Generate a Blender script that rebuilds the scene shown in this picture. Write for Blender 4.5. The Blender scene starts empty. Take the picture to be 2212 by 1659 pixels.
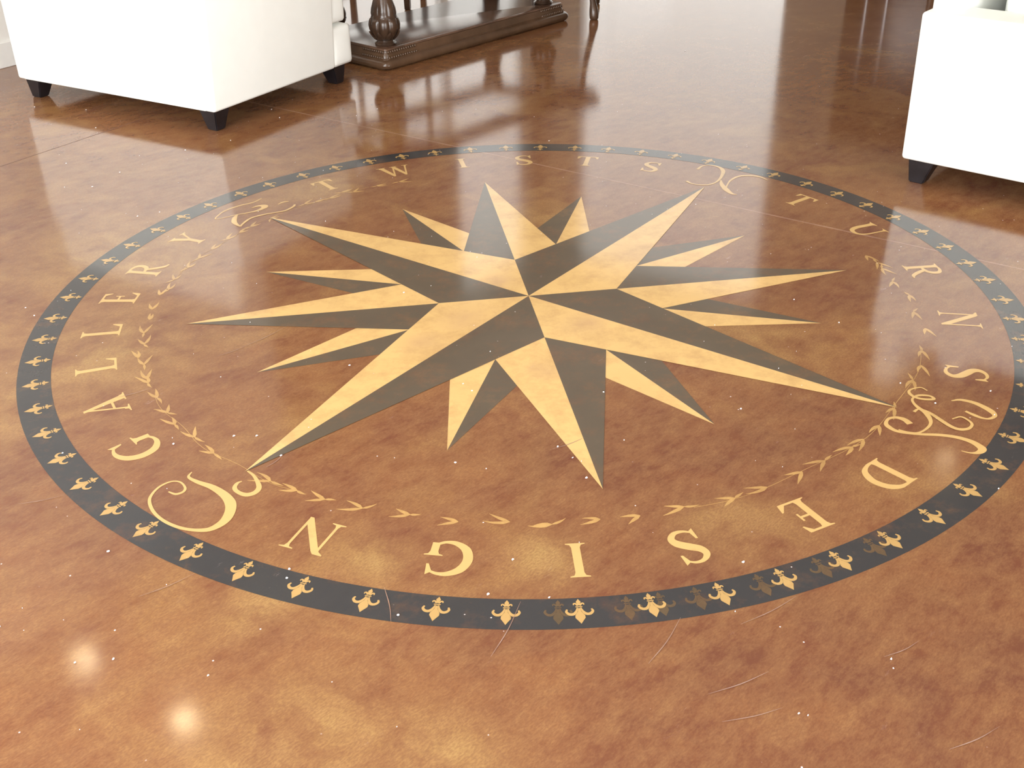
import bpy, bmesh, math, random
from mathutils import Vector, Matrix
R_ = math.radians
random.seed(7)
sc = bpy.context.scene
COL = sc.collection
# ------------------------------------------------------------------ camera
cam = bpy.data.cameras.new('camera'); camo = bpy.data.objects.new('camera', cam); COL.objects.link(camo)
cam.lens = 38.899; cam.sensor_width = 36.0; cam.clip_end = 100
_r = Vector((0.9998774, 0.000294, -0.0156548)); _u = Vector((0.01337, 0.5043113, 0.8634184)); _f = Vector((-0.0081487, 0.8635218, -0.5042456))
camo.matrix_world = Matrix(((_r.x, _u.x, -_f.x, -0.02747), (_r.y, _u.y, -_f.y, -3.12828), (_r.z, _u.z, -_f.z, 1.50941), (0, 0, 0, 1)))
sc.camera = camo
# ------------------------------------------------------------------ light
GA = R_(57)                                   # the building is turned 57 degrees to the view
E1 = Vector((math.cos(GA), math.sin(GA), 0)); E2 = Vector((-E1.y, E1.x, 0))
def G(a, b, z=0.0): return E1 * a + E2 * b + Vector((0, 0, z))
WORLD = 2.1
w = bpy.data.worlds.new('world'); sc.world = w; w.use_nodes = True
bg = w.node_tree.nodes['Background']; bg.inputs[0].default_value = (1.0, 0.975, 0.92, 1); bg.inputs[1].default_value = WORLD
def area(name, loc, direction, sx, sy, power, color=(1, 1, 1), portal=False):
    l = bpy.data.lights.new(name, 'AREA'); l.shape = 'RECTANGLE'; l.size = sx; l.size_y = sy
    l.energy = power; l.color = color
    if portal: l.cycles.is_portal = True
    o = bpy.data.objects.new(name, l); COL.objects.link(o); o.location = loc
    o.rotation_euler = direction.to_track_quat('-Z', 'Y').to_euler()
    return o
REAR, SIDE = 520, 275
area('rear_window_daylight', G(-4.9, 0.0, 1.75), E1, 5.9, 2.9, REAR, (0.96, 0.985, 1.0))
area('side_window_daylight', G(-2.2, -5.9, 1.75), E2, 4.6, 2.9, SIDE, (0.97, 0.99, 1.0))
area('far_window_portal', G(6.58, 2.6, 1.65), -E1, 2.0, 3.1, 1, portal=True)
area('left_window_portal', G(5.7, 4.06, 1.65), -E2, 1.2, 3.1, 1, portal=True)
area('low_window_portal', G(4.3, 4.06, .8), -E2, 1.5, 1.4, 1, portal=True)
vs = sc.view_settings
sc.display_settings.display_device = 'sRGB'
vs.view_transform = 'Standard'; vs.look = 'None'; vs.gamma = 1.0; vs.exposure = 0.0; vs.use_curve_mapping = False
SCRIPT = {"s4a": [[-0.855, -1.022], [-0.835, -1.032], [-0.82, -1.023], [-0.82, -1.006], [-0.837, -0.984], [-0.859, -0.981], [-0.881, -1.001], [-0.891, -1.033], [-0.888, -1.062], [-0.867, -1.101], [-0.834, -1.135], [-0.792, -1.16], [-0.75, -1.17], [-0.719, -1.164], [-0.696, -1.132], [-0.695, -1.083], [-0.716, -1.043], [-0.755, -1.007], [-0.795, -0.985], [-0.822, -0.964], [-0.82, -0.943]], "s4b": [[-0.691, -0.983], [-0.7, -0.991], [-0.703, -1.008], [-0.695, -1.023], [-0.679, -1.035], [-0.665, -1.038], [-0.651, -1.03], [-0.645, -1.014], [-0.65, -0.994], [-0.667, -0.962], [-0.687, -0.941]], "s1a": [[-1.012, 0.892], [-1.037, 0.85], [-1.084, 0.816], [-1.127, 0.763], [-1.143, 0.701], [-1.137, 0.686], [-1.108, 0.7], [-1.07, 0.727], [-1.034, 0.744], [-1.003, 0.765], [-0.983, 0.796], [-0.991, 0.813], [-1.012, 0.81], [-1.03, 0.791]], "s1b": [[-1.07, 0.727], [-1.072, 0.693], [-1.066, 0.656], [-1.052, 0.631], [-1.033, 0.609]], "s1c": [[-1.033, 0.609], [-1.03, 0.636], [-1.011, 0.69], [-0.971, 0.723], [-0.928, 0.743], [-0.897, 0.761], [-0.875, 0.798], [-0.872, 0.821]], "s1d": [[-0.937, 0.827], [-0.922, 0.849], [-0.901, 0.855]], "s2a": [[0.693, 1.147], [0.719, 1.186], [0.751, 1.195], [0.784, 1.168], [0.792, 1.123], [0.777, 1.065], [0.752, 1.008], [0.717, 0.972], [0.677, 0.969], [0.647, 0.985], [0.631, 1.014]], "s2b": [[0.766, 1.017], [0.762, 0.97], [0.769, 0.915], [0.783, 0.869], [0.801, 0.859]], "s2c": [[0.772, 0.933], [0.784, 0.969], [0.805, 1.016], [0.842, 1.057], [0.883, 1.065], [0.923, 1.049], [0.948, 1.009]], "s3a": [[0.952, -0.77], [0.944, -0.75], [0.926, -0.739], [0.905, -0.745], [0.892, -0.768], [0.897, -0.788], [0.911, -0.804], [0.939, -0.814], [0.968, -0.819], [1.008, -0.823], [1.046, -0.834], [1.074, -0.853], [1.088, -0.876], [1.089, -0.891], [1.075, -0.903], [1.056, -0.904], [1.037, -0.895]], "s3b": [[0.915, -0.796], [0.932, -0.808], [0.956, -0.813], [0.981, -0.798], [1.003, -0.771], [1.009, -0.743], [1.006, -0.715], [0.997, -0.694], [0.992, -0.673], [0.994, -0.652], [1.009, -0.636], [1.026, -0.632], [1.046, -0.637], [1.05, -0.652], [1.028, -0.653], [1.007, -0.644], [0.997, -0.627], [0.999, -0.609], [1.015, -0.597], [1.036, -0.593], [1.047, -0.609]], "s3c": [[0.979, -0.714], [0.993, -0.702], [1.006, -0.707], [1.021, -0.727], [1.036, -0.76], [1.051, -0.788], [1.068, -0.8], [1.09, -0.796], [1.105, -0.777], [1.102, -0.757], [1.089, -0.741], [1.064, -0.751]], "s3d": [[1.093, -0.661], [1.118, -0.657], [1.146, -0.671], [1.165, -0.694], [1.177, -0.719], [1.176, -0.739], [1.157, -0.751], [1.14, -0.746], [1.124, -0.73], [1.111, -0.713]]}
VINE = [[1.165, -122.3], [1.164, -118.4], [1.165, -114.5], [1.164, -109.7], [1.157, -104.1], [1.163, -98.5], [1.155, -92.8], [1.165, -88.2], [1.157, -82.8], [1.16, -78.3], [1.155, -73.0], [1.168, -66.9], [1.166, -62.4], [1.162, -56.9], [1.162, -53.0], [1.169, -48.1], [1.169, -45.7], [1.167, -41.6], [1.164, -36.5], [1.165, -28.2], [1.174, -23.7], [1.17, -19.3], [1.184, -12.3], [1.165, -7.1], [1.179, -1.4], [1.158, 3.5], [1.164, 8.5], [1.169, 10.8], [1.161, 13.7], [1.167, -153.9], [1.163, -149.4], [1.164, -144.9], [1.171, -141.6], [1.16, -137.2], [1.167, -132.3], [1.165, -155.1], [1.163, -159.4], [1.176, -161.8], [1.16, -165.7], [1.165, -169.3], [1.16, -173.7], [1.167, -177.2], [1.171, 177.8], [1.155, 175.8], [1.166, 172.1], [1.161, 167.3], [1.164, 163.5], [1.161, 159.6], [1.167, 155.0], [1.164, 151.7], [1.166, 148.6], [1.157, 144.2], [1.175, 135.4], [1.161, 133.5], [1.156, 130.4], [1.183, 127.1], [1.157, 125.2], [1.166, 120.1], [1.165, 115.4]]
FLECKS = [[-2.365, 2.174], [-2.095, 2.114], [-1.953, 1.823], [-1.917, 1.332], [-1.713, 1.047], [-1.655, 1.212], [-1.439, 0.722], [-1.368, 0.761], [-1.457, 1.484], [-1.289, 1.609], [-1.196, 2.074], [-1.133, 1.937], [-0.777, 1.948], [-0.691, 2.055], [0.108, 1.535], [-1.566, -0.036], [-1.517, -0.092], [-1.162, -0.855], [-0.896, -0.82], [-0.926, -1.241], [-0.884, -1.576], [-0.813, -1.568], [0.436, -1.303], [1.067, -1.053], [1.047, -0.674], [0.988, -0.57], [0.915, -0.212], [0.817, -0.053], [0.226, -0.83], [0.192, -0.595], [-0.506, -0.43], [-0.522, -1.337], [0.024, -1.407], [-0.1, -1.395], [0.659, -1.615], [0.474, -1.728], [1.211, -0.617], [1.177, -0.734], [-0.279, -1.454], [0.061, -0.855], [0.095, -0.904], [0.124, -0.988], [-0.753, -0.787], [-0.695, -0.787], [-0.617, -0.878], [-1.069, -1.475], [-0.189, -0.918], [-0.159, -0.579], [-0.184, -0.541], [-0.394, 0.036], [-0.05, -1.286], [0.54, -0.689], [-0.522, -1.308], [-0.621, -1.614], [0.459, -1.723], [0.662, -1.591], [0.904, 3.082]]
FLEUR_DEG = [2.8, 8.0, 13.4, 18.9, 24.7, 30.2, 35.8, 41.5, 47.4, 52.8, 58.8, 64.6, 70.3, 75.9, 81.5, 87.3, 93.1, 99.1, 105.1, 110.7, 116.3, 122.2, 128.0, 134.1, 139.4, 145.3, 150.7, 156.1, 161.9, 167.2, 173.0, 178.5, 184.3, 189.8, 195.2, 200.7, 206.2, 211.6, 217.2, 222.8, 228.4, 233.3, 239.1, 244.7, 250.3, 256.1, 261.9, 267.5, 273.3, 279.1, 285.0, 290.6, 296.2, 301.8, 307.4, 313.3, 318.9, 324.6, 330.2, 335.8, 341.4, 346.8, 352.0, 357.1]
SCRATCHES = [[[-0.891, -0.365], [-0.824, -0.306]], [[-0.824, -0.306], [-0.723, -0.181]], [[0.041, -0.867], [0.128, -0.815]], [[-0.644, -0.927], [-0.613, -0.872]], [[-0.092, -1.573], [-0.034, -1.418]], [[0.205, -1.596], [0.282, -1.471]], [[0.397, -1.492], [0.523, -1.413]], [[0.651, -1.585], [0.73, -1.543]], [[0.32, -1.74], [0.433, -1.709]], [[0.698, -1.807], [0.803, -1.757]], [[-0.817, -1.39], [-0.72, -1.319]], [[-1.19, -1.065], [-1.095, -1.031]], [[-0.315, -1.37], [-0.291, -1.474]], [[0.306, -1.674], [0.426, -1.62]], [[-1.113, -0.59], [-1.028, -0.539]]]
# ------------------------------------------------------------------ helpers
def mat(name):
    m = bpy.data.materials.new(name); m.use_nodes = True
    nt = m.node_tree; return m, nt, nt.nodes['Principled BSDF']
def simple(name, col, rough=0.5, metallic=0.0, noise=0.0, scale=20, bump=0.0, bscale=200, spec=0.5):
    m, nt, p = mat(name); N = nt.nodes; L = nt.links
    p.inputs['Roughness'].default_value = rough; p.inputs['Metallic'].default_value = metallic
    p.inputs['Specular IOR Level'].default_value = spec
    tc = N.new('ShaderNodeTexCoord')
    n = N.new('ShaderNodeTexNoise'); n.inputs['Scale'].default_value = scale; n.inputs['Detail'].default_value = 5
    L.new(tc.outputs['Object'], n.inputs['Vector'])
    r = N.new('ShaderNodeValToRGB')
    a = [max(0, c * (1 - noise)) for c in col]; b = [min(1, c * (1 + noise)) for c in col]
    r.color_ramp.elements[0].position = 0.3; r.color_ramp.elements[0].color = (*a, 1)
    r.color_ramp.elements[1].position = 0.7; r.color_ramp.elements[1].color = (*b, 1)
    L.new(n.outputs['Fac'], r.inputs['Fac']); L.new(r.outputs['Color'], p.inputs['Base Color'])
    if bump:
        n2 = N.new('ShaderNodeTexNoise'); n2.inputs['Scale'].default_value = bscale; n2.inputs['Detail'].default_value = 3
        L.new(tc.outputs['Object'], n2.inputs['Vector'])
        bn = N.new('ShaderNodeBump'); bn.inputs['Strength'].default_value = bump; bn.inputs['Distance'].default_value = 0.002
        L.new(n2.outputs['Fac'], bn.inputs['Height']); L.new(bn.outputs['Normal'], p.inputs['Normal'])
    return m

def mixc(nt, fac, a, b):
    n = nt.nodes.new('ShaderNodeMix'); n.data_type = 'RGBA'
    for s, v in ((0, fac), (6, a), (7, b)):
        if hasattr(v, 'is_output'): nt.links.new(v, n.inputs[s])
        else: n.inputs[s].default_value = v if s == 0 else (*v, 1)
    return n.outputs[2]
def ramp(nt, src, p0, p1, c0=(0, 0, 0), c1=(1, 1, 1)):
    r = nt.nodes.new('ShaderNodeValToRGB'); r.color_ramp.elements[0].position = p0; r.color_ramp.elements[1].position = p1
    r.color_ramp.elements[0].color = (*c0, 1); r.color_ramp.elements[1].color = (*c1, 1)
    nt.links.new(src, r.inputs['Fac']); return r.outputs['Color']
def tnoise(nt, vec, scale, detail=4, rough=0.55, off=(0, 0, 0), stretch=None, dist=0.0):
    mp = nt.nodes.new('ShaderNodeMapping'); mp.inputs['Location'].default_value = off
    if stretch:
        mp.vector_type = 'TEXTURE'; mp.inputs['Rotation'].default_value = (0, 0, stretch[0]); mp.inputs['Scale'].default_value = (1 / stretch[1], 1, 1)
    nt.links.new(vec, mp.inputs['Vector'])
    n = nt.nodes.new('ShaderNodeTexNoise'); n.inputs['Scale'].default_value = scale; n.inputs['Detail'].default_value = detail
    n.inputs['Roughness'].default_value = rough; n.inputs['Distortion'].default_value = dist
    nt.links.new(mp.outputs[0], n.inputs['Vector']); return n.outputs['Fac']

GOLD_STAINS = [(-1.42, -0.62, .26), (-1.25, -.33, .30), (-1.38, .35, .35), (-.42, -1.80, .20), (-.20, -1.84, .16), (.02, -1.28, .10),
               (.63, -.32, .20), (.45, -1.22, .16), (1.0, -1.15, .15), (-.85, 1.05, .22), (.05, .62, .2), (-1.9, -.2, .35), (-.35, -1.27, .10), (1.45, -1.95, .25), (-.55, -1.45, .1)]
RED_STAINS_AND_FALLOFF = [(.75, -1.78, .55), (.5, -1.7, .5), (1.05, -1.35, .3), (.25, -1.75, .3), (-.05, -1.55, .15), (-1.3, -.95, .2), (-1.35, -1.1, .25), (.35, -1.45, .3), (.9, -1.65, .3), (-.75, .12, .12), (.2, -.95, .25), (.75, -.75, .2), (1.2, -.55, .2), (-.3, .55, .15), (-.95, -1.15, .2), (.55, -.9, .2), (1.3, .3, .3), (.95, .15, .3)]  # red stains, and wide patches that paint light falloff into the lower right

def floor_surface(name, paint=None, wear=0.10, thin=0.0, rubs=None):
    """stained, sealed concrete; with `paint` the same sealed surface carrying a coat of that paint"""
    m, nt, p = mat(name); N = nt.nodes; L = nt.links
    geo = N.new('ShaderNodeNewGeometry'); P = geo.outputs['Position']
    n1 = tnoise(nt, P, 1.6, 5, 0.6, dist=0.6); n2 = tnoise(nt, P, 6.5, 5, 0.56, (3, 1, 0), dist=0.3)
    n3 = tnoise(nt, P, 22, 9, 0.80, (7, 2, 0), stretch=(R_(47), 0.5)); n4 = tnoise(nt, P, 260, 3, 0.75, (5, 9, 0), stretch=(R_(47), 0.42))
    n5 = tnoise(nt, P, 3.2, 5, 0.6, (11, 4, 0), dist=0.8)
    c = mixc(nt, ramp(nt, n2, 0.32, 0.70), (0.168, 0.064, 0.029), (0.250, 0.113, 0.045))
    gold = ramp(nt, n5, 0.50, 0.72); c = mixc(nt, gold, c, (0.313, 0.171, 0.063))
    def blobs(lst, seednoise):
        acc = None
        for x, y, r in lst:
            d = N.new('ShaderNodeVectorMath'); d.operation = 'DISTANCE'; L.new(P, d.inputs[0]); d.inputs[1].default_value = (x, y, 0)
            mr = N.new('ShaderNodeMapRange'); mr.interpolation_type = 'SMOOTHSTEP'
            L.new(d.outputs['Value'], mr.inputs['Value']); mr.inputs['From Min'].default_value = 0; mr.inputs['From Max'].default_value = r * 1.5
            mr.inputs['To Min'].default_value = 1; mr.inputs['To Max'].default_value = 0
            if acc is None: acc = mr.outputs[0]
            else:
                mx = N.new('ShaderNodeMath'); mx.operation = 'MAXIMUM'; L.new(acc, mx.inputs[0]); L.new(mr.outputs[0], mx.inputs[1]); acc = mx.outputs[0]
        ad = N.new('ShaderNodeMath'); ad.operation = 'MULTIPLY'; L.new(acc, ad.inputs[0]); L.new(ramp(nt, seednoise, 0.30, 0.62), ad.inputs[1]); return ad.outputs[0]
    c = mixc(nt, blobs(GOLD_STAINS, n2), c, (0.387, 0.242, 0.090))
    c = mixc(nt, ramp(nt, tnoise(nt, P, 4.2, 5, .6, (17, 3, 0), dist=.5), .50, .68, (0, 0, 0), (.75, .75, .75)), c, (0.147, 0.048, 0.027))
    c = mixc(nt, blobs(RED_STAINS_AND_FALLOFF, n5), c, (0.125, 0.044, 0.026))
    c = mixc(nt, ramp(nt, n3, 0.40, 0.70, (0, 0, 0), (.62, .62, .62)), c, (0.350, 0.197, 0.081))
    c = mixc(nt, ramp(nt, n4, 0.40, 0.62, (0.42, .42, .42), (0, 0, 0)), c, (0.134, 0.050, 0.029))
    if paint:
        pn = ramp(nt, n2, 0.25, 0.75, tuple(v * .93 for v in paint), tuple(min(1, v * 1.05) for v in paint))
        wn = tnoise(nt, P, 9, 7, 0.72, (2, 6, 0)); wf = ramp(nt, wn, 0.60 - wear * .5, 0.80, (thin,) * 3, (min(1, thin + .45),) * 3)
        pn0 = mixc(nt, wf, pn, c)
        if rubs:
            rb_ = nt.nodes.new('ShaderNodeMath'); rb_.operation = 'MULTIPLY'; nt.links.new(blobs(rubs, n2), rb_.inputs[0]); rb_.inputs[1].default_value = .42
            pn0 = mixc(nt, rb_.outputs[0], pn0, (.34, .20, .13))
        c = pn0
    # milky scuffs and scratches in the sealer
    s1 = tnoise(nt, P, 24, 6, 0.8, (1, 8, 0), stretch=(R_(47), 0.33)); s2 = tnoise(nt, P, 4, 3, 0.5, (4, 4, 0))
    mu = N.new('ShaderNodeMath'); mu.operation = 'MULTIPLY'; L.new(ramp(nt, s1, 0.64, 0.74), mu.inputs[0]); L.new(ramp(nt, s2, 0.45, 0.62), mu.inputs[1])
    mu2 = N.new('ShaderNodeMath'); mu2.operation = 'MULTIPLY'; L.new(mu.outputs[0], mu2.inputs[0]); mu2.inputs[1].default_value = .45
    c = mixc(nt, mu2.outputs[0], c, (.52, .42, .44))
    vo = N.new('ShaderNodeTexVoronoi'); vo.inputs['Scale'].default_value = 22; L.new(P, vo.inputs['Vector'])
    vf = ramp(nt, vo.outputs['Distance'], 0.025, 0.05, (1, 1, 1), (0, 0, 0))
    vm = N.new('ShaderNodeMath'); vm.operation = 'MULTIPLY'; L.new(vf, vm.inputs[0]); L.new(ramp(nt, tnoise(nt, P, 5, 2, .5, (9, 9, 0)), .5, .56), vm.inputs[1])
    c = mixc(nt, vm.outputs[0], c, (.75, .68, .68))
    L.new(c, p.inputs['Base Color'])
    rr = ramp(nt, n5, 0.3, 0.7, (.085,) * 3, (.125,) * 3); L.new(rr, p.inputs['Roughness'])
    p.inputs['IOR'].default_value = 1.5
    return m

def tag(o, label=None, cat=None, group=None, kind=None):
    for k, v in (('label', label), ('category', cat), ('group', group), ('kind', kind)):
        if v: o[k] = v
    return o
def empty(name, loc=(0, 0, 0), rz=0.0):
    o = bpy.data.objects.new(name, None); COL.objects.link(o); o.location = loc; o.rotation_euler = (0, 0, rz); o.empty_display_size = .1
    return o
def link(name, me, m, parent=None, loc=None, rz=None):
    if m and not me.materials: me.materials.append(m)
    o = bpy.data.objects.new(name, me); COL.objects.link(o)
    if parent is not None: o.parent = parent
    if loc is not None: o.location = loc
    if rz is not None: o.rotation_euler = (0, 0, rz)
    return o
def fin(name, bm, m, parent=None, smooth=True, angle=40, loc=None, rz=None):
    me = bpy.data.meshes.new(name); bmesh.ops.recalc_face_normals(bm, faces=bm.faces[:]); bm.to_mesh(me); bm.free()
    if smooth:
        for p in me.polygons: p.use_smooth = True
        try: me.set_sharp_from_angle(angle=R_(angle))
        except Exception: pass
    return link(name, me, m, parent, loc, rz)
def bbox(bm, x0, x1, y0, y1, z0, z1, bev=0.0, seg=3):
    r = bmesh.ops.create_cube(bm, size=1.0); v = r['verts']
    for t in v:
        t.co = Vector(((x0 + x1) / 2 + t.co.x * (x1 - x0), (y0 + y1) / 2 + t.co.y * (y1 - y0), (z0 + z1) / 2 + t.co.z * (z1 - z0)))
    if bev:
        ed = list({e for t in v for e in t.link_edges})
        bmesh.ops.bevel(bm, geom=ed, offset=bev, segments=seg, profile=0.5, affect='EDGES')
def box(name, x0, x1, y0, y1, z0, z1, m, parent=None, bev=0.0, seg=3, **k):
    bm = bmesh.new(); bbox(bm, x0, x1, y0, y1, z0, z1, bev, seg); return fin(name, bm, m, parent, **k)
def puff(name, x0, x1, y0, y1, z0, z1, m, parent, bev=.04, bulge=.02, cuts=8):
    """a padded cushion: rounded box whose faces swell"""
    bm = bmesh.new(); bbox(bm, x0, x1, y0, y1, z0, z1)
    bmesh.ops.subdivide_edges(bm, edges=bm.edges[:], cuts=cuts, use_grid_fill=True)
    cx, cy, cz = (x0 + x1) / 2, (y0 + y1) / 2, (z0 + z1) / 2; hx, hy, hz = (x1 - x0) / 2, (y1 - y0) / 2, (z1 - z0) / 2
    for v in bm.verts:
        d = v.co - Vector((cx, cy, cz)); u = Vector((d.x / hx, d.y / hy, d.z / hz))
        core = Vector([max(-h + bev, min(h - bev, q)) for h, q in zip((hx, hy, hz), d)])
        ex = d - core
        if ex.length > 1e-6: d = core + ex.normalized() * bev
        k = [(1 - min(1, abs(t)) ** 2.5) for t in u]
        for i in range(3):
            j, l = [q for q in range(3) if q != i]
            if abs(u[i]) > .98: d[i] += math.copysign(bulge * k[j] * k[l], u[i])
        v.co = d + Vector((cx, cy, cz))
    return fin(name, bm, m, parent, angle=80)
def lathe_bm(bm, prof, seg=32, cx=0, cy=0, flute=None):
    rings = []
    for r, z in prof:
        ring = []
        for i in range(seg):
            a = 2 * math.pi * i / seg; rr = r
            if flute: rr = r * flute(a, z)
            ring.append(bm.verts.new((cx + rr * math.cos(a), cy + rr * math.sin(a), z)))
        rings.append(ring)
    for a, b in zip(rings, rings[1:]):
        for i in range(seg): bm.faces.new((a[i], a[(i + 1) % seg], b[(i + 1) % seg], b[i]))
    bm.faces.new(rings[0][::-1]); bm.faces.new(rings[-1])

# ------------------------------------------------------------------ materials
M_floor = floor_surface('sealed_stained_concrete')
M_black = floor_surface('black_floor_paint', (.033, .038, .042), wear=0.14, thin=.04)
M_dark = floor_surface('umber_floor_paint', (.098, .082, .060), wear=0.22, thin=.05)
M_gold = floor_surface('gold_floor_paint', (.665, .445, .18), wear=0.30, rubs=[(-0.186, -0.154, 0.1), (-0.294, -0.313, 0.08), (0.361, 0.329, 0.09), (0.043, -0.471, 0.06), (0.16, -0.195, 0.07), (-0.091, 0.105, 0.07), (-0.596, -0.785, 0.05)])
M_letter = floor_surface('gold_letter_paint', (.58, .385, .15), wear=0.05)
M_leafgold = floor_surface('thin_gold_paint', (.62, .40, .14), wear=0.45, thin=.30)
M_ghost = floor_surface('rubbed_gold_paint', (.082, .066, .040), wear=0.75, thin=.0)
M_fleur = floor_surface('stencilled_gold_paint', (.45, .29, .11), wear=0.10)
M_joint = floor_surface('joint_filler', (.42, .27, .20), wear=0.75, thin=.45)
M_saw = simple('saw_cut', (.10, .045, .03), .6, noise=.3)
M_linen = simple('ivory_linen', (.87, .89, .85), .85, noise=.015, scale=9, bump=.12, bscale=1400, spec=.2)
M_esp = simple('espresso_lacquer', (.012, .010, .012), .32, noise=.3)
M_wood = simple('carved_walnut', (.060, .034, .021), .20, noise=.45, scale=9, bump=.2, bscale=60)
M_woodtop = simple('polished_walnut', (.11, .062, .040), .20, noise=.35, scale=9)
M_white = simple('white_wall_paint', (.80, .79, .76), .7, noise=.02)
M_tan = simple('tan_wall_paint', (.42, .32, .22), .7, noise=.03)
M_brown = simple('brown_wall_paint', (.32, .25, .19), .6, noise=.06)
M_ceil = simple('ceiling_paint', (.62, .56, .50), .8, noise=.02)
M_trim = simple('white_trim_paint', (.82, .82, .80), .4, noise=.02)
M_seat = simple('brown_leather', (.07, .035, .022), .4, noise=.3)
M_fleck = simple('white_fleck', (.92, .92, .95), .5, noise=.03)
M_chrome = simple('brushed_steel', (.45, .45, .47), .3, 1.0)
M_em, _nt, _p = mat('downlight_lens')
_p.inputs['Emission Color'].default_value = (1.0, .78, .45, 1); _p.inputs['Emission Strength'].default_value = 36.0
M_glass, _nt, _p = mat('window_glass')
_tr = _nt.nodes.new('ShaderNodeBsdfTransparent'); _gl = _nt.nodes.new('ShaderNodeBsdfGlossy'); _gl.inputs['Roughness'].default_value = 0.02
_mx = _nt.nodes.new('ShaderNodeMixShader'); _mx.inputs[0].default_value = .05; _nt.links.new(_tr.outputs[0], _mx.inputs[1]); _nt.links.new(_gl.outputs[0], _mx.inputs[2])
_nt.links.new(_mx.outputs[0], _nt.nodes['Material Output'].inputs['Surface'])

# ------------------------------------------------------------------ the room
HC = 3.6
A0, A1, B0, B1 = -5.0, 6.5, -6.0, 3.98
def gbox(name, a0, a1, b0, b1, z0, z1, m, parent=None, kind='structure', bev=0):
    o = box(name, a0, a1, b0, b1, z0, z1, m, None, bev=bev, smooth=False); o.rotation_euler = (0, 0, GA)
    if parent is not None:
        o.rotation_euler = (0, 0, 0); o.parent = parent
    elif kind: o['kind'] = kind
    return o
# floor slab, recessed saw joint along one line
gbox('floor', A0 - .15, A1 + .15, B0 - .15, B1 + .15, -0.15, 0.0, M_floor)
gbox('ceiling', A0 - .15, A1 + .15, B0 - .15, B1 + .15, HC, HC + .12, M_ceil)
def walled(name, boxes, m):
    bm = bmesh.new()
    for b in boxes: bbox(bm, *b)
    o = fin(name, bm, m, smooth=False); o.rotation_euler = (0, 0, GA); o['kind'] = 'structure'; return o
T = .15
walled('wall_left', [(A0, 2.6, B1, B1 + T, 0, HC)], M_white)
walled('wall_left_brown', [(2.6, 3.55, B1, B1 + T, 0, HC), (3.55, 5.1, B1, B1 + T, 0, .1), (3.55, 5.1, B1, B1 + T, 1.5, HC), (5.1, 6.3, B1, B1 + T, 0, .08), (5.1, 6.3, B1, B1 + T, 3.2, HC), (6.3, A1 + T, B1, B1 + T, 0, HC)], M_brown)
walled('wall_far', [(A1, A1 + T, B0, 1.6, 0, HC), (A1, A1 + T, 3.6, B1 + T, 0, HC), (A1, A1 + T, 1.6, 3.6, 3.2, HC), (A1, A1 + T, 1.6, 3.6, 0, .08)], M_brown)
walled('wall_rear', [(A0 - T, A0, B0, B1 + T, 0, .28), (A0 - T, A0, B0, B1 + T, 3.22, HC), (A0 - T, A0, B0, -3.0, .28, 3.22), (A0 - T, A0, 3.0, B1 + T, .28, 3.22)], M_white)
walled('wall_right', [(A0 - T, A1 + T, B0 - T, B0, 0, .28), (A0 - T, A1 + T, B0 - T, B0, 3.22, HC), (A0 - T, -4.55, B0 - T, B0, .28, 3.22), (.15, A1 + T, B0 - T, B0, .28, 3.22)], M_tan)
gbox('baseboard_left', A0, 5.1, B1 - .018, B1, 0, .13, M_trim, bev=.004)
gbox('baseboard_far', A1 - .018, A1, B0, 1.6, 0, .13, M_trim, bev=.004)
def window(n, axis, c, lo, hi, z0, z1, mull):
    t = empty('window_%d' % n, (0, 0, 0), GA); t['kind'] = 'structure'
    def bb(name, l, h, a, b, m, th=.03):
        if axis == 'a': return gbox(name, c - th, c + th, l, h, a, b, m, t)
        return gbox(name, l, h, c - th, c + th, a, b, m, t)
    bb('window_frame', lo, lo + .05, z0, z1, M_trim); bb('window_frame', hi - .05, hi, z0, z1, M_trim)
    bb('window_frame', lo + .05, hi - .05, z0, z0 + .05, M_trim); bb('window_frame', lo + .05, hi - .05, z1 - .05, z1, M_trim)
    for k in range(1, mull):
        x = lo + (hi - lo) * k / mull; bb('mullion', x - .02, x + .02, z0 + .05, z1 - .05, M_trim)
    bb('pane', lo + .05, hi - .05, z0 + .05, z1 - .05, M_glass, .003)
window(1, 'a', A1 + .11, 1.6, 3.6, .08, 3.2, 1)
window(2, 'b', B1 + .11, 5.1, 6.3, .08, 3.2, 1)
window(5, 'b', B1 + .11, 3.55, 5.1, .1, 1.5, 1)
window(3, 'a', A0 - .12, -3.0, 3.0, .28, 3.22, 4)
window(4, 'b', B0 - .12, -4.55, .15, .28, 3.22, 3)

# joints in the slab: one filled ridge, one hairline saw cut
def strip(name, p, q, wdt, m, z0, z1, kind='structure'):
    p = Vector(p); q = Vector(q); d = (q - p).normalized(); n = Vector((-d.y, d.x)) * wdt / 2
    bm = bmesh.new(); vs_ = []
    for z in (z0, z1):
        vs_.append([bm.verts.new((t.x, t.y, z)) for t in (p - n, q - n, q + n, p + n)])
    a, b = vs_
    bm.faces.new(a[::-1]); bm.faces.new(b)
    for i in range(4): bm.faces.new((a[i], a[(i + 1) % 4], b[(i + 1) % 4], b[i]))
    o = fin(name, bm, m, smooth=False); o['kind'] = kind; return o
_d = Vector((math.cos(R_(-35.2)), math.sin(R_(-35.2)))); _j = Vector((-.76, 1.811))
strip('trim_1', _j - _d * 2.2, _j + _d * 3.4, .009, M_joint, -.002, .0002)
_d2 = Vector((math.cos(R_(57.6)), math.sin(R_(57.6)))); _k = Vector((-2.186, 1.309))
strip('trim_2', _k - _d2 * 2.5, _k + _d2 * 2.6, .0035, M_saw, -.002, .0003)

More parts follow.
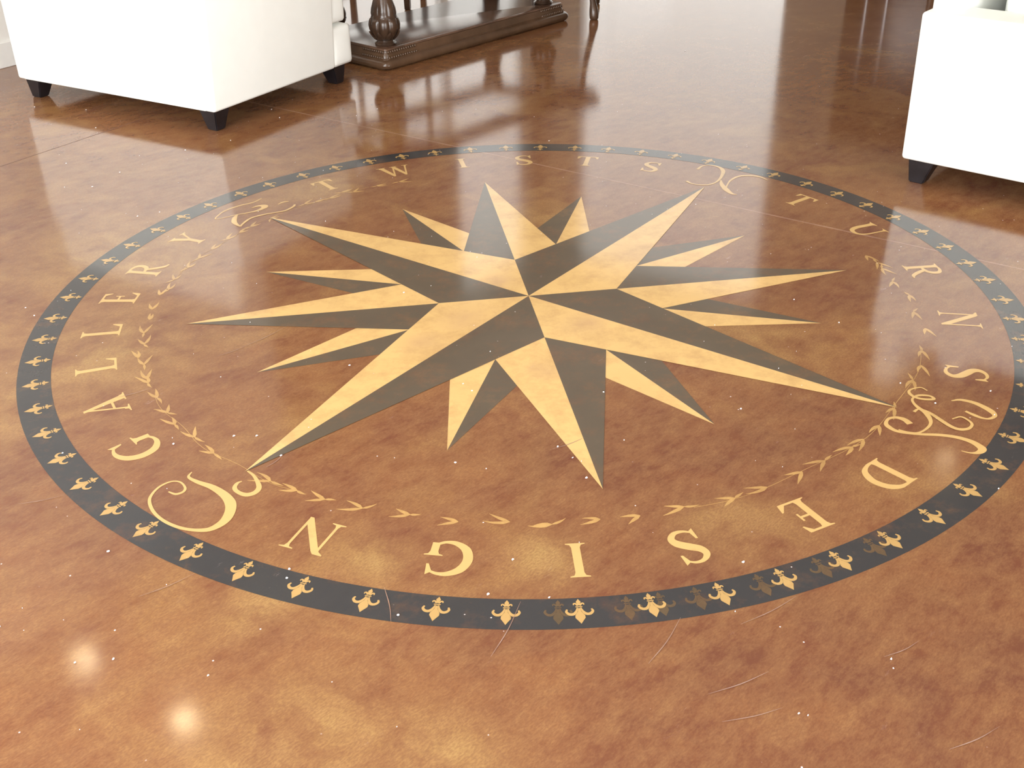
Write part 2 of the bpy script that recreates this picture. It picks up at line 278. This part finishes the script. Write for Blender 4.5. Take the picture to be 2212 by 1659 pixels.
# ------------------------------------------------------------------ the painted medallion
med = empty('compass_medallion')
tag(med, 'round painted compass rose with gold lettering inside a black ring on the polished floor', 'floor emblem')
def polar(r, deg): return (r * math.cos(R_(deg)), r * math.sin(R_(deg)))
def flat(name, polys, z, m, parent):
    bm = bmesh.new(); step = 0
    for poly in polys:
        vv = [bm.verts.new((x, y, z + step)) for x, y in poly]; f = bm.faces.new(vv); f.normal_update()
        if f.normal.z < 0: f.normal_flip()
        step += 4e-6
    me = bpy.data.meshes.new(name); bm.to_mesh(me); bm.free(); return link(name, me, m, parent)
# border ring
ring = []
NR = 192
for i in range(NR):
    a0, a1 = 360 * i / NR, 360 * (i + 1) / NR
    ring.append([polar(1.411, a0), polar(1.5, a0), polar(1.5, a1), polar(1.411, a1)])
bm = bmesh.new()
vi = [bm.verts.new((*polar(1.411, 360 * i / NR), .0004)) for i in range(NR)]; vo_ = [bm.verts.new((*polar(1.5, 360 * i / NR), .0004)) for i in range(NR)]
for i in range(NR): bm.faces.new((vi[i], vo_[i], vo_[(i + 1) % NR], vi[(i + 1) % NR]))
me = bpy.data.meshes.new('border_ring'); bm.to_mesh(me); bm.free(); link('border_ring', me, M_black, med)
# star: dark half lies counter-clockwise of each axis, gold half clockwise
TH = 53.75
def star_point(deg, rt, rb, off, z):
    tip, o = polar(rt, deg), (0.0, 0.0)
    g = flat('star_point', [[tip, o, polar(rb, deg - off)]], z, M_gold, med)
    flat('dark_half', [[tip, polar(rb, deg + off), o]], z, M_dark, g)
for k in range(16):
    d = TH - k * 22.5
    if k % 2: star_point(d, .889, .556, 9.7, .0004)
for k in range(2, 16, 4): star_point(TH - k * 22.5, 1.046, .417, 22.5, .0008)
for k in range(0, 16, 4): star_point(TH - k * 22.5, 1.171, .2815, 45, .0012)

def smooth_pts(pts, n=6):
    P = [Vector(p) for p in pts]
    if len(P) < 3: return P
    out = []
    for i in range(len(P) - 1):
        p0 = P[i - 1] if i else P[0] * 2 - P[1]; p1, p2 = P[i], P[i + 1]; p3 = P[i + 2] if i + 2 < len(P) else P[-1] * 2 - P[-2]
        for k in range(n):
            t = k / n
            out.append(.5 * ((2 * p1) + (p2 - p0) * t + (2 * p0 - 5 * p1 + 4 * p2 - p3) * t * t + (3 * p1 - p0 - 3 * p2 + p3) * t ** 3))
    out.append(P[-1]); return out
def ribbon(pts, widths, n=6):
    """quads along a smoothed centreline; pts may be straight (two points)"""
    S = smooth_pts(pts, n); m_ = len(S); W = len(widths); polys = []; L_ = []
    for i, p in enumerate(S):
        t = i / (m_ - 1) * (W - 1); j = min(int(t), W - 2) if W > 1 else 0
        wd = widths[0] if W == 1 else widths[j] + (widths[j + 1] - widths[j]) * (t - j)
        d = (S[min(i + 1, m_ - 1)] - S[max(i - 1, 0)]); d = d.normalized() if d.length else Vector((1, 0)); nn = Vector((-d.y, d.x)) * wd / 2
        L_.append((p + nn, p - nn))
    for (a, b), (c, d) in zip(L_, L_[1:]): polys.append([tuple(a), tuple(b), tuple(d), tuple(c)])
    return polys
def bar(p, q, w0, w1=None): return ribbon([p, q], [w0, w1 if w1 is not None else w0])
def serif(u, v, d, stem, hw=.19):
    s = stem / 2
    return [[(u - hw, v), (u + hw, v), (u + hw, v + .025 * d), (u + s + .03, v + .05 * d), (u + s, v + .13 * d), (u - s, v + .13 * d), (u - s - .03, v + .05 * d), (u - hw, v + .025 * d)]]
K = .175; H = .065          # thick and thin strokes, in letter heights
def glyph(ch):
    if ch == 'I': return bar((.2, 0), (.2, 1), K) + serif(.2, 0, 1, K, .2) + serif(.2, 1, -1, K, .2), .4
    if ch == 'L': return bar((.2, 0), (.2, 1), .15) + serif(.2, 0, 1, .15) + serif(.2, 1, -1, .15) + bar((.2, .03), (.68, .03), .06) + [[(.55, .04), (.70, .0), (.74, .26), (.70, .26)]], .74
    if ch == 'E': return (bar((.2, 0), (.2, 1), .16) + serif(.2, 0, 1, .16) + serif(.2, 1, -1, .16) + bar((.2, .03), (.66, .03), .06) + bar((.2, .97), (.62, .97), .06)
        + bar((.2, .52), (.50, .52), .06) + [[(.52, .04), (.68, 0), (.74, .25), (.70, .25)], [(.50, .96), (.64, 1), (.68, .78), (.64, .78)], [(.47, .40), (.52, .40), (.52, .64), (.47, .64)]]), .74
    if ch == 'T': return (bar((.4, 0), (.4, 1), K) + serif(.4, 0, 1, K) + bar((.02, .97), (.78, .97), .065) + [[(0, 1), (.14, .95), (.05, .76), (0, .76)], [(.8, 1), (.66, .95), (.75, .76), (.8, .76)]]), .8
    if ch == 'D': return (bar((.2, 0), (.2, 1), K) + serif(.2, 0, 1, K) + serif(.2, 1, -1, K)
        + ribbon([(.2, .035), (.42, .04), (.66, .14), (.80, .36), (.82, .55), (.74, .78), (.56, .93), (.38, .965), (.2, .965)], [.06, .09, .17, K, .17, .09, .06])), .9
    if ch == 'R': return (bar((.2, 0), (.2, 1), .16) + serif(.2, 0, 1, .16) + serif(.2, 1, -1, .16)
        + ribbon([(.2, .965), (.44, .965), (.62, .87), (.64, .70), (.52, .55), (.30, .50), (.22, .50)], [.06, .09, .15, .15, .09, .06]) + ribbon([(.42, .52), (.58, .25), (.74, .06), (.92, .0)], [.12, .14, .12, .03])), .92
    if ch == 'N': return (bar((.17, 0), (.17, .97), H) + serif(.17, 0, 1, H, .17) + [[(0, 1), (.22, 1), (.30, .93), (.90, .17), (.93, -.02), (.84, -.02), (.12, .90), (0, .97)]]
        + bar((.89, 0), (.89, 1), H) + serif(.89, 1, -1, H, .17)), 1.06
    if ch == 'A': return (bar((.17, .02), (.50, .98), H) + [[(.42, 1.02), (.52, 1.02), (.90, .03), (.68, .03)]] + bar((.28, .34), (.66, .34), .06) + serif(.17, 0, 1, .06, .17) + serif(.80, 0, 1, .16, .19)), .98
    if ch == 'Y': return ([[(.12, .98), (.32, .98), (.52, .50), (.52, .40), (.38, .40)]] + bar((.46, .42), (.76, .96), H) + bar((.45, 0), (.45, .48), K) + serif(.45, 0, 1, K) + serif(.21, 1, -1, .14, .19) + serif(.77, 1, -1, .05, .15)), .92
    if ch == 'U': return (ribbon([(.2, 1), (.2, .6), (.21, .3), (.32, .08), (.52, .02), (.70, .08), (.80, .3), (.81, .6), (.81, 1)], [K, K, K, .14, .10, .08, H, H]) + serif(.2, 1, -1, K) + serif(.81, 1, -1, H, .16)), 1.0
    if ch == 'W': return ([[(.12, .98), (.32, .98), (.52, .15), (.47, -.02), (.42, -.02)]] + bar((.47, .0), (.70, .92), H) + [[(.62, .98), (.80, .98), (1.0, .15), (.96, -.02), (.91, -.02)]]
        + bar((.95, 0), (1.22, .96), H) + serif(.2, 1, -1, .14, .2) + serif(.72, 1, -1, .12, .16) + serif(1.22, 1, -1, .05, .14)), 1.36
    if ch == 'S': return (ribbon([(.12, .12), (.30, .03), (.50, .05), (.62, .20), (.56, .36), (.36, .50), (.17, .62), (.11, .78), (.22, .93), (.40, .975), (.58, .90)], [.04, .07, .11, .15, .20, .21, .19, .15, .10, .07, .04])
        + [[(.08, .30), (.13, .30), (.20, .06), (.10, -.02)], [(.62, 1.02), (.64, .72), (.59, .72), (.50, .93)]]), .72
    if ch == 'G': return (ribbon([(.86, .88), (.66, .965), (.44, .95), (.22, .80), (.12, .52), (.20, .22), (.42, .05), (.64, .03), (.82, .12)], [.05, .08, .13, .19, .20, .19, .13, .08, .07])
        + bar((.83, .06), (.83, .42), .16) + serif(.83, .45, -1, .16, .19) + [[(.88, 1.02), (.91, .70), (.86, .70), (.76, .92)]]), 1.0
LT_R, LT_H = 1.235, .112
WORDS = [('T', 127.3), ('W', 113.9), ('I', 101.5), ('S', 90.2), ('T', 78.6), ('S', 66.7), ('T', 37.6), ('U', 22.6), ('R', 6.6), ('N', -8.9), ('S', -23.7),
         ('D', -50.3), ('E', -62.2), ('S', -75.2), ('I', -86.1), ('G', -98.3), ('N', -112.3), ('G', -139.7), ('A', -150.6), ('L', -161.2), ('L', -171.2), ('E', -181.2), ('R', 169.0), ('Y', 157.3)]
for ch, deg in WORDS:
    polys, wd = glyph(ch); r_ = Vector(polar(1, deg)); t_ = Vector((r_.y, -r_.x)); fw = .108 if ch not in 'NW' else .100
    out = []
    for poly in polys:
        out.append([tuple(r_ * (LT_R + v * LT_H) + t_ * ((u - wd / 2) * fw)) for u, v in poly])
    o = flat('letter', out, .0004, M_letter, med); o['label'] = 'gold serif capital letter ' + ch
# script capitals between the words: each one a part made of brushed strokes
SW = dict(s4a=[.004, .008, .007, .005, .005, .006, .007, .008, .008, .009, .010, .016, .024, .026, .020, .014, .008, .003],
    s4b=[.003, .009, .011, .011, .014, .015, .014, .012, .008, .004], s1a=[.004, .008, .009, .006, .005, .005, .006, .008, .016, .030, .012, .004],
    s1b=[.006, .018, .020, .014, .006], s1c=[.006, .010, .010, .008, .010, .008], s1d=[.005, .010, .004], s2a=[.012, .007, .010, .018, .012, .008, .009, .007, .012],
    s2b=[.006, .016, .024, .014, .004], s2c=[.006, .006, .010, .014, .012, .004], s3a=[.018, .016, .010, .008, .014, .012, .010, .010, .012, .014, .018, .022, .016, .006, .003],
    s3b=[.004, .008, .006, .008, .014, .012, .008, .006, .010, .008, .010, .010, .010, .006, .005, .004], s3c=[.008, .006, .010, .012, .012, .012, .008, .007, .007, .004], s3d=[.004, .012, .016, .018, .010, .007, .012, .008])
for nm, keys in (('script_flourish', ('s1a', 's1b', 's1c')), ('script_flourish', ('s1d',)), ('script_flourish', ('s2a',)), ('script_flourish', ('s2b', 's2c')), ('script_flourish', ('s3a', 's3b', 's3c')), ('script_flourish', ('s3d',)),
                 ('script_flourish', ('s4a',)), ('script_flourish', ('s4b',))):
    pl = []
    for k_ in keys: pl += ribbon(SCRIPT[k_], SW[k_], 5)
    flat(nm, pl, .0005, M_letter, med)
# fleurs-de-lis around the ring
def fleur_polys():
    P = [[(0, 1.0), (-.07, .88), (-.145, .76), (-.14, .66), (-.05, .50), (-.03, .36), (.03, .36), (.05, .50), (.14, .66), (.145, .76), (.07, .88)]]
    for s in (-1, 1):
        P += ribbon([(s * .05, .34), (s * .09, .48), (s * .18, .60), (s * .30, .60), (s * .38, .50), (s * .35, .40)], [.035, .07, .105, .10, .08, .05], 3)
        P += ribbon([(s * .04, .26), (s * .09, .17), (s * .14, .17), (s * .15, .23)], [.04, .06, .05, .03], 2)
    P += [[(0, -.02), (-.07, .10), (-.03, .25), (.03, .25), (.07, .10)], [(-.10, .285), (.10, .285), (.10, .325), (-.10, .325)]]
    return P
fp = fleur_polys()
bm = bmesh.new(); st = 0
for poly in fp:
    f = bm.faces.new([bm.verts.new((u * .070, (v - .5) * .071, st)) for u, v in poly]); f.normal_update(); st += 3e-6
    if f.normal.z < 0: f.normal_flip()
fme = bpy.data.meshes.new('fleur_de_lis'); bm.to_mesh(fme); bm.free(); fme.materials.append(M_fleur)
for deg in FLEUR_DEG: link('fleur_de_lis', fme, None, med, (*polar(1.4515, deg), .0008), R_(deg - 90))
gme = fme.copy(); gme.materials.clear(); gme.materials.append(M_ghost)
for deg in (271.6, 277.2, 279.9, 283.0, 288.6, 294.3, 300.0): link('faded_fleur', gme, None, med, (*polar(1.452, deg), .0007), R_(deg - 92))
# leafy vine inside the lettering
def leaf_polys(x, y, ang, ln, wd, curve):
    pts = []
    for i in range(5):
        t = i / 4; a = ang + curve * t; pts.append((x + ln * t * math.cos(a), y + ln * t * math.sin(a)))
    return ribbon(pts, [wd * .25, wd, wd * .9, wd * .5, wd * .08], 2)
rv = random.Random(5)
for r, deg in VINE:
    cx, cy = polar(r, deg); base = R_(deg - 90)            # clockwise tangent
    pl = leaf_polys(cx, cy, base + R_(rv.uniform(16, 34)), rv.uniform(.042, .062), .010, rv.uniform(-.35, .1))
    pl += leaf_polys(cx, cy, base - R_(rv.uniform(14, 30)), rv.uniform(.038, .060), .010, rv.uniform(-.1, .35))
    if rv.random() < .65: pl += leaf_polys(cx, cy, base + math.pi + R_(rv.uniform(-35, 35)), rv.uniform(.024, .040), .008, rv.uniform(-.3, .3))
    flat('vine_sprig', pl, .0004, M_leafgold, med)
for a0, a1 in ((-72, -18), (-150, -118), (118, 172)):
    flat('vine_stem', ribbon([polar(1.165 + .006 * math.sin(i), a0 + (a1 - a0) * i / 16) for i in range(17)], [.0014], 3), .00035, M_leafgold, med)

M_scratch = floor_surface('scratched_sealer', (.55, .44, .42), wear=0.55, thin=.55)
pl = []
for (p_, q_) in SCRATCHES:
    p_, q_ = Vector(p_), Vector(q_); mm = (p_ + q_) / 2 + Vector((.004, -.003)); pl += ribbon([p_, mm, q_], [.0006, .0020, .0015, .0004], 4)
tag(flat('floor_scratches', pl, .0015, M_scratch, None), 'pale scratches and scuffs worn into the glossy brown floor', 'scratches', kind='stuff')
# loose white flecks on the floor
bm = bmesh.new(); rf = random.Random(3)
def fleck(x, y, s):
    a = rf.uniform(0, 6.3); n = rf.randint(4, 6); h = rf.uniform(.0008, .002) * 1.2
    lo, hi = [], []
    for i in range(n):
        t = a + 6.283 * i / n; rr = s * rf.uniform(.6, 1.1); ex = 1.0 + .8 * abs(math.cos(t - R_(50)))
        lo.append(bm.verts.new((x + rr * ex * math.cos(t), y + rr * math.sin(t) * ex, 0.0018)))
        hi.append(bm.verts.new((x + .6 * rr * ex * math.cos(t), y + .6 * rr * ex * math.sin(t), 0.0018 + h)))
    bm.faces.new(hi); bm.faces.new(lo[::-1])
    for i in range(n): bm.faces.new((lo[i], lo[(i + 1) % n], hi[(i + 1) % n], hi[i]))
for x, y in FLECKS: fleck(x, y, rf.uniform(.0014, .0028))
for i in range(120): fleck(rf.uniform(-2.2, 1.9), rf.uniform(-2.0, 2.4), rf.uniform(.0004, .0011))
tag(fin('floor_debris', bm, M_fleck, smooth=False), 'tiny white flecks of debris scattered over the polished floor', 'debris', kind='stuff')

# ------------------------------------------------------------------ upholstered armchairs
def make_chair(corner, deg, label):
    """corner = outer back corner on the chair's right (+x) side, deg = direction the chair faces"""
    W_, AD, CD, RD = 1.30, .865, .985, 1.015
    yv = Vector((math.cos(R_(deg)), math.sin(R_(deg)), 0)); xv = Vector((yv.y, -yv.x, 0))
    org = Vector((corner[0], corner[1], 0)) - xv * (W_ / 2)
    t = empty('armchair', org, R_(deg - 90)); tag(t, label, 'armchair', 'ivory armchairs around the medallion')
    h = W_ / 2
    box('seat_base', -h + .02, h - .02, .05, AD + .02, .095, .32, M_linen, t, bev=.012)
    puff('front_rail', -h + .004, h - .004, AD - .01, RD, .093, .292, M_linen, t, bev=.018, bulge=.008, cuts=9)
    for s in (-1, 1):
        x0, x1 = (h - .19, h) if s > 0 else (-h, -h + .19)
        bm = bmesh.new(); bbox(bm, x0, x1, 0, AD, .095, .645, .014, 4)
        if s > 0:
            for v in bm.verts: v.co.x += .03 * max(0, v.co.z - .12) / .5
        arm = fin('arm', bm, M_linen, t)
        # welt cord along the arm's outer edges
        bm = bmesh.new(); xo = s * (h - .004) + (.030 if s > 0 else 0)
        for zz in (.63,):
            bbox(bm, xo - .004, xo + .004, .02, AD - .02, zz - .004, zz + .004, .003, 2)
        fin('welt', bm, M_linen, arm)
    puff('seat_cushion', -h + .195, h - .195, .20, AD + .01, .305, .47, M_linen, t, bev=.03, bulge=.02)
    puff('cushion_front', -h + .006, h - .006, AD - .0, CD, .302, .468, M_linen, t, bev=.022, bulge=.008, cuts=9)
    box('backrest', -h + .035, h - .035, .004, .115, .12, .90, M_linen, t, bev=.03, seg=4)
    box('back_panel', -h + .05, h - .05, -.004, .02, .098, .62, M_linen, t, bev=.006)
    puff('back_cushion', -h + .20, h - .20, .20, .36, .46, .86, M_linen, t, bev=.05, bulge=.035)
    for sx in (-1, 1):
        for sy in (0, 1):
            bm = bmesh.new(); y_out = .022 if sy == 0 else RD - .045; x_out = sx * (h - .022); dy = 1 if sy == 0 else -1
            top = [(x_out, y_out), (x_out - sx * .10, y_out), (x_out - sx * .10, y_out + dy * .10), (x_out, y_out + dy * .10)]
            bot = [(x_out - sx * .012, y_out + dy * .010), (x_out - sx * .068, y_out + dy * .010), (x_out - sx * .068, y_out + dy * .066), (x_out - sx * .012, y_out + dy * .066)]
            lo = [bm.verts.new((x, y, 0.001)) for x, y in bot]; hi = [bm.verts.new((x, y, .097)) for x, y in top]
            bm.faces.new(lo); bm.faces.new(hi)
            for i in range(4): bm.faces.new((lo[i], lo[(i + 1) % 4], hi[(i + 1) % 4], hi[i]))
            bmesh.ops.bevel(bm, geom=bm.edges[:], offset=.004, segments=2, affect='EDGES')
            fin('leg', bm, M_esp, t)
    return t
make_chair((-1.366, 1.700), 59.9, 'ivory upholstered armchair beside the carved table, seen from its back corner')
make_chair((1.437, .966), -39.8, 'ivory upholstered armchair with a side arm facing the viewer, standing alone')

# ------------------------------------------------------------------ carved table
TB = R_(49); tv = Vector((math.cos(TB), math.sin(TB), 0)); tw = Vector((-tv.y, tv.x, 0))
tab = empty('carved_table', Vector((-.715, 2.735, 0)), TB)
tag(tab, 'dark carved wooden table with turned baluster legs on a thick moulded plinth', 'table')
LX, LY = 1.55, .66
def slab_profile(name, prof, m, parent, corner=.045):
    """stack of rounded rectangles: prof = [(inset, z), ...]"""
    bm = bmesh.new(); rings = []
    for ins, z in prof:
        pts = []; r = max(.012, corner - ins * .4)
        for cx, cy, a0 in ((LX - ins - r, LY - ins - r, 0), (ins + r, LY - ins - r, 90), (ins + r, ins + r, 180), (LX - ins - r, ins + r, 270)):
            for i in range(7):
                a = R_(a0 + 15 * i); pts.append((cx + r * math.cos(a), cy + r * math.sin(a)))
        rings.append([bm.verts.new((x, y, z)) for x, y in pts])
    n = len(rings[0])
    for a, b in zip(rings, rings[1:]):
        for i in range(n): bm.faces.new((a[i], a[(i + 1) % n], b[(i + 1) % n], b[i]))
    bm.faces.new(rings[0][::-1]); bm.faces.new(rings[-1]); return fin(name, bm, m, parent, angle=30)
pr = [(.012, .001), (.002, .005), (-.006, .014), (-.009, .026), (-.006, .038), (.002, .047), (.014, .051), (.014, .055), (.020, .058), (.022, .066), (.026, .080), (.030, .090), (.030, .094)]
M_plinth = simple('rubbed_walnut', (.085, .047, .026), .20, noise=.22, scale=7)
plinth = slab_profile('plinth', pr, M_plinth, tab)
slab_profile('plinth_top', [(.034, .093), (.030, .096), (.032, .103), (.040, .106)], M_woodtop, tab, .03)
# rows of carved beads at the plinth corners
bm = bmesh.new(); bmesh.ops.create_icosphere(bm, subdivisions=1, radius=.0075)
for v in bm.verts: v.co.x *= .7; v.co.z *= 1.3
bmeh = bpy.data.meshes.new('bead'); bm.to_mesh(bmeh); bm.free(); bmeh.materials.append(M_plinth)
for q in bmeh.polygons: q.use_smooth = True
def beads(fn, n, z):
    for i in range(n): link('bead', bmeh, None, plinth, (*fn(i), z))
for z, ins in ((.060, .017), (.088, .026)):
    beads(lambda i: (.045 + i * .0165, ins), 13, z)
    beads(lambda i: (ins, .045 + i * .0165), 10, z)
    beads(lambda i: (LX - .045 - i * .0165, ins), 13, z)
prof = [(.050, .104), (.056, .108), (.058, .114), (.052, .120), (.044, .124), (.042, .130), (.050, .138), (.062, .150), (.072, .168), (.079, .190), (.081, .210), (.078, .228), (.074, .240), (.069, .246),
        (.069, .252), (.066, .256), (.066, .270), (.062, .295), (.054, .325), (.048, .345), (.054, .352), (.048, .360), (.046, .37), (.056, .40), (.068, .43), (.070, .445), (.060, .462), (.048, .468), (.048, .482)]
def flute(a, z):
    if .135 < z < .245: return 1 + .12 * abs(math.cos(4 * a)) ** .6 - .08
    if .256 < z < .32: return 1 + .10 * abs(math.cos(4 * a)) ** .6 - .07
    return 1
for cx, cy in ((.115, .115), (.115, LY - .115), (LX - .115, .115), (LX - .115, LY - .115)):
    bm = bmesh.new(); lathe_bm(bm, prof, 64, cx, cy, flute); bl = fin('baluster', bm, M_wood, tab, angle=50)
    # lotus leaves round the foot of the bulb
    for k in range(8):
        a = R_(45 * k + 22.5); bm = bmesh.new(); n = 5; rows = []
        for (rr, zz, ww) in ((.044, .132, .010), (.056, .142, .017), (.069, .158, .018), (.078, .172, .012), (.083, .183, .002)):
            rows.append([bm.verts.new((cx + rr * math.cos(a) - s * ww * math.sin(a), cy + rr * math.sin(a) + s * ww * math.cos(a), zz)) for s in (-1, 0, 1)])
            mid = rows[-1][1]; mid.co.x += .007 * math.cos(a); mid.co.y += .007 * math.sin(a)
        for p_, q_ in zip(rows, rows[1:]):
            for i in range(2): bm.faces.new((p_[i], p_[i + 1], q_[i + 1], q_[i]))
        fin('lotus_leaf', bm, M_wood, bl)
fr = empty('top_frame', (0, 0, 0)); fr.parent = tab
def tbar(name, x0, x1, y0, y1, z0, z1, bev=.014): return box(name, x0, x1, y0, y1, z0, z1, M_wood, fr, bev=bev)
OV = .015; FW = .12
tbar('frame_rail', -OV, LX + OV, -OV, -OV + FW, .480, .535); tbar('frame_rail', -OV, LX + OV, LY + OV - FW, LY + OV, .480, .535)
tbar('frame_rail', -OV, -OV + FW, -OV + FW - .01, LY + OV - FW + .01, .481, .534); tbar('frame_rail', LX + OV - FW, LX + OV, -OV + FW - .01, LY + OV - FW + .01, .481, .534)
box('glass_top', -OV + FW - .01, LX + OV - FW + .01, -OV + FW - .01, LY + OV - FW + .01, .518, .526, M_glass, tab)

# ------------------------------------------------------------------ a small round table and a chair beyond the carved table
FOOT = Vector((.453, 3.907)); TR = .27
rc = FOOT - Vector((math.cos(R_(-65)), math.sin(R_(-65)))) * TR
rt = empty('round_side_table', (rc.x, rc.y, 0)); tag(rt, 'small dark round table beyond the carved table end, one slender leg showing', 'side table')
for a in (-65, 55, 175):
    bm = bmesh.new(); rg = []; ca, sa = math.cos(R_(a)), math.sin(R_(a))
    for r, z, off in ((.022, .001, TR), (.027, .008, TR), (.029, .03, TR - .002), (.027, .06, TR - .006), (.021, .09, TR - .014), (.017, .14, TR - .03), (.016, .22, TR - .065), (.017, .32, TR - .105), (.018, .42, TR - .135), (.020, .52, TR - .145)):
        rg.append([bm.verts.new((off * ca + r * math.cos(R_(30 * i)), off * sa + r * math.sin(R_(30 * i)), z)) for i in range(12)])
    for p_, q_ in zip(rg, rg[1:]):
        for i in range(12): bm.faces.new((p_[i], p_[(i + 1) % 12], q_[(i + 1) % 12], q_[i]))
    bm.faces.new(rg[0][::-1]); bm.faces.new(rg[-1]); fin('leg', bm, M_wood, rt)
bm = bmesh.new(); lathe_bm(bm, [(.13, .505), (.155, .51), (.16, .54), (.15, .551)], 48); fin('apron', bm, M_wood, rt)
bm = bmesh.new(); lathe_bm(bm, [(.17, .551), (.185, .556), (.189, .568), (.184, .578), (.17, .581)], 48); fin('table_top', bm, M_woodtop, rt)

def wood_chair(loc, rz, label):
    t = empty('side_chair', (*loc, 0), rz); tag(t, label, 'chair')
    w2, d2 = .25, .20
    for sx in (-1, 1):
        for sy in (-1, 1):
            bm = bmesh.new()
            lo = [bm.verts.new((sx * w2 + i * .018, sy * d2 + j * .018, .001)) for i, j in ((-1, -1), (1, -1), (1, 1), (-1, 1))]
            hi = [bm.verts.new((sx * w2 + i * .024, sy * d2 + j * .024, .40)) for i, j in ((-1, -1), (1, -1), (1, 1), (-1, 1))]
            bm.faces.new(lo[::-1]); bm.faces.new(hi)
            for i in range(4): bm.faces.new((lo[i], lo[(i + 1) % 4], hi[(i + 1) % 4], hi[i]))
            bmesh.ops.bevel(bm, geom=bm.edges[:], offset=.003, segments=1, affect='EDGES'); fin('leg', bm, M_wood, t)
    box('seat_rail', -.28, .28, -.23, .23, .385, .43, M_wood, t, bev=.01)
    puff('seat', -.275, .275, -.225, .225, .43, .49, M_seat, t, bev=.025, bulge=.02)
    for sx in (-1, 1): box('back_post', sx * .25 - .018, sx * .25 + .018, .19, .225, .43, 1.0, M_wood, t, bev=.006)
    box('top_rail', -.275, .275, .185, .228, .96, 1.05, M_wood, t, bev=.012)
    box('back_splat', -.07, .07, .195, .218, .43, .965, M_wood, t, bev=.005)
    return t
F2 = Vector((-.728, 4.285)); F3 = Vector((-.655, 4.678)); d3 = (F3 - F2).normalized(); rz2 = math.atan2(d3.y, d3.x) - math.pi / 2
_o = Matrix.Rotation(rz2, 2) @ Vector((.25, -.20))
wood_chair(F2 - _o, rz2, 'dark wooden chair behind the carved table, two straight legs showing past the baluster')

cab = empty('dark_cabinet', G(6.25, .35), GA); tag(cab, 'dark wooden cabinet against the far wall, mirrored in the floor beside the armchair', 'cabinet')
box('body', -.22, .22, -.62, .62, .06, 1.35, M_wood, cab, bev=.01); box('base', -.20, .20, -.58, .58, .001, .06, M_wood, cab, bev=.004)
for sy in (-1, 1):
    dr = box('door', -.245, -.22, sy * .31 - .30, sy * .31 + .30, .09, 1.32, M_wood, cab, bev=.006)
    box('streak_handle', -.275, -.262, .37 + sy * .075 - .006, .37 + sy * .075 + .006, .12, .85, M_chrome, dr, bev=.004)  # unseen bars added for the two pale streaks mirrored in the floor

# ------------------------------------------------------------------ ceiling downlights (mirrored in the near floor)
M_dim = M_em.copy(); M_dim.name = 'dim_downlight_lens'; M_dim.node_tree.nodes['Principled BSDF'].inputs['Emission Strength'].default_value = 13.0
def downlight(x, y, label, m=M_em):
    t = empty('downlight', (x, y, HC - .012)); tag(t, label, 'ceiling light', 'recessed ceiling downlights')
    bm = bmesh.new(); lathe_bm(bm, [(.075, .0), (.098, .0), (.10, .012), (.075, .012)], 40); fin('trim_ring', bm, M_trim, t)
    bm = bmesh.new(); lathe_bm(bm, [(.074, -.004), (.0745, .010)], 40); fin('lens', bm, m, t)
CX, CY, CZ = -.02747, -3.12828, 1.50941
for (fx, fy), lb in (((-.865, -1.573), 'downlight whose reflection is the upper left glow on the near floor'), ((-.636, -1.726), 'downlight whose reflection is the lower glow on the near floor'), ((.98, -.944), 'downlight reflected faintly by the letter D')):
    k_ = HC / CZ; downlight(fx + (fx - CX) * k_, fy + (fy - CY) * k_, lb, M_dim if 'faintly' in lb else M_em)
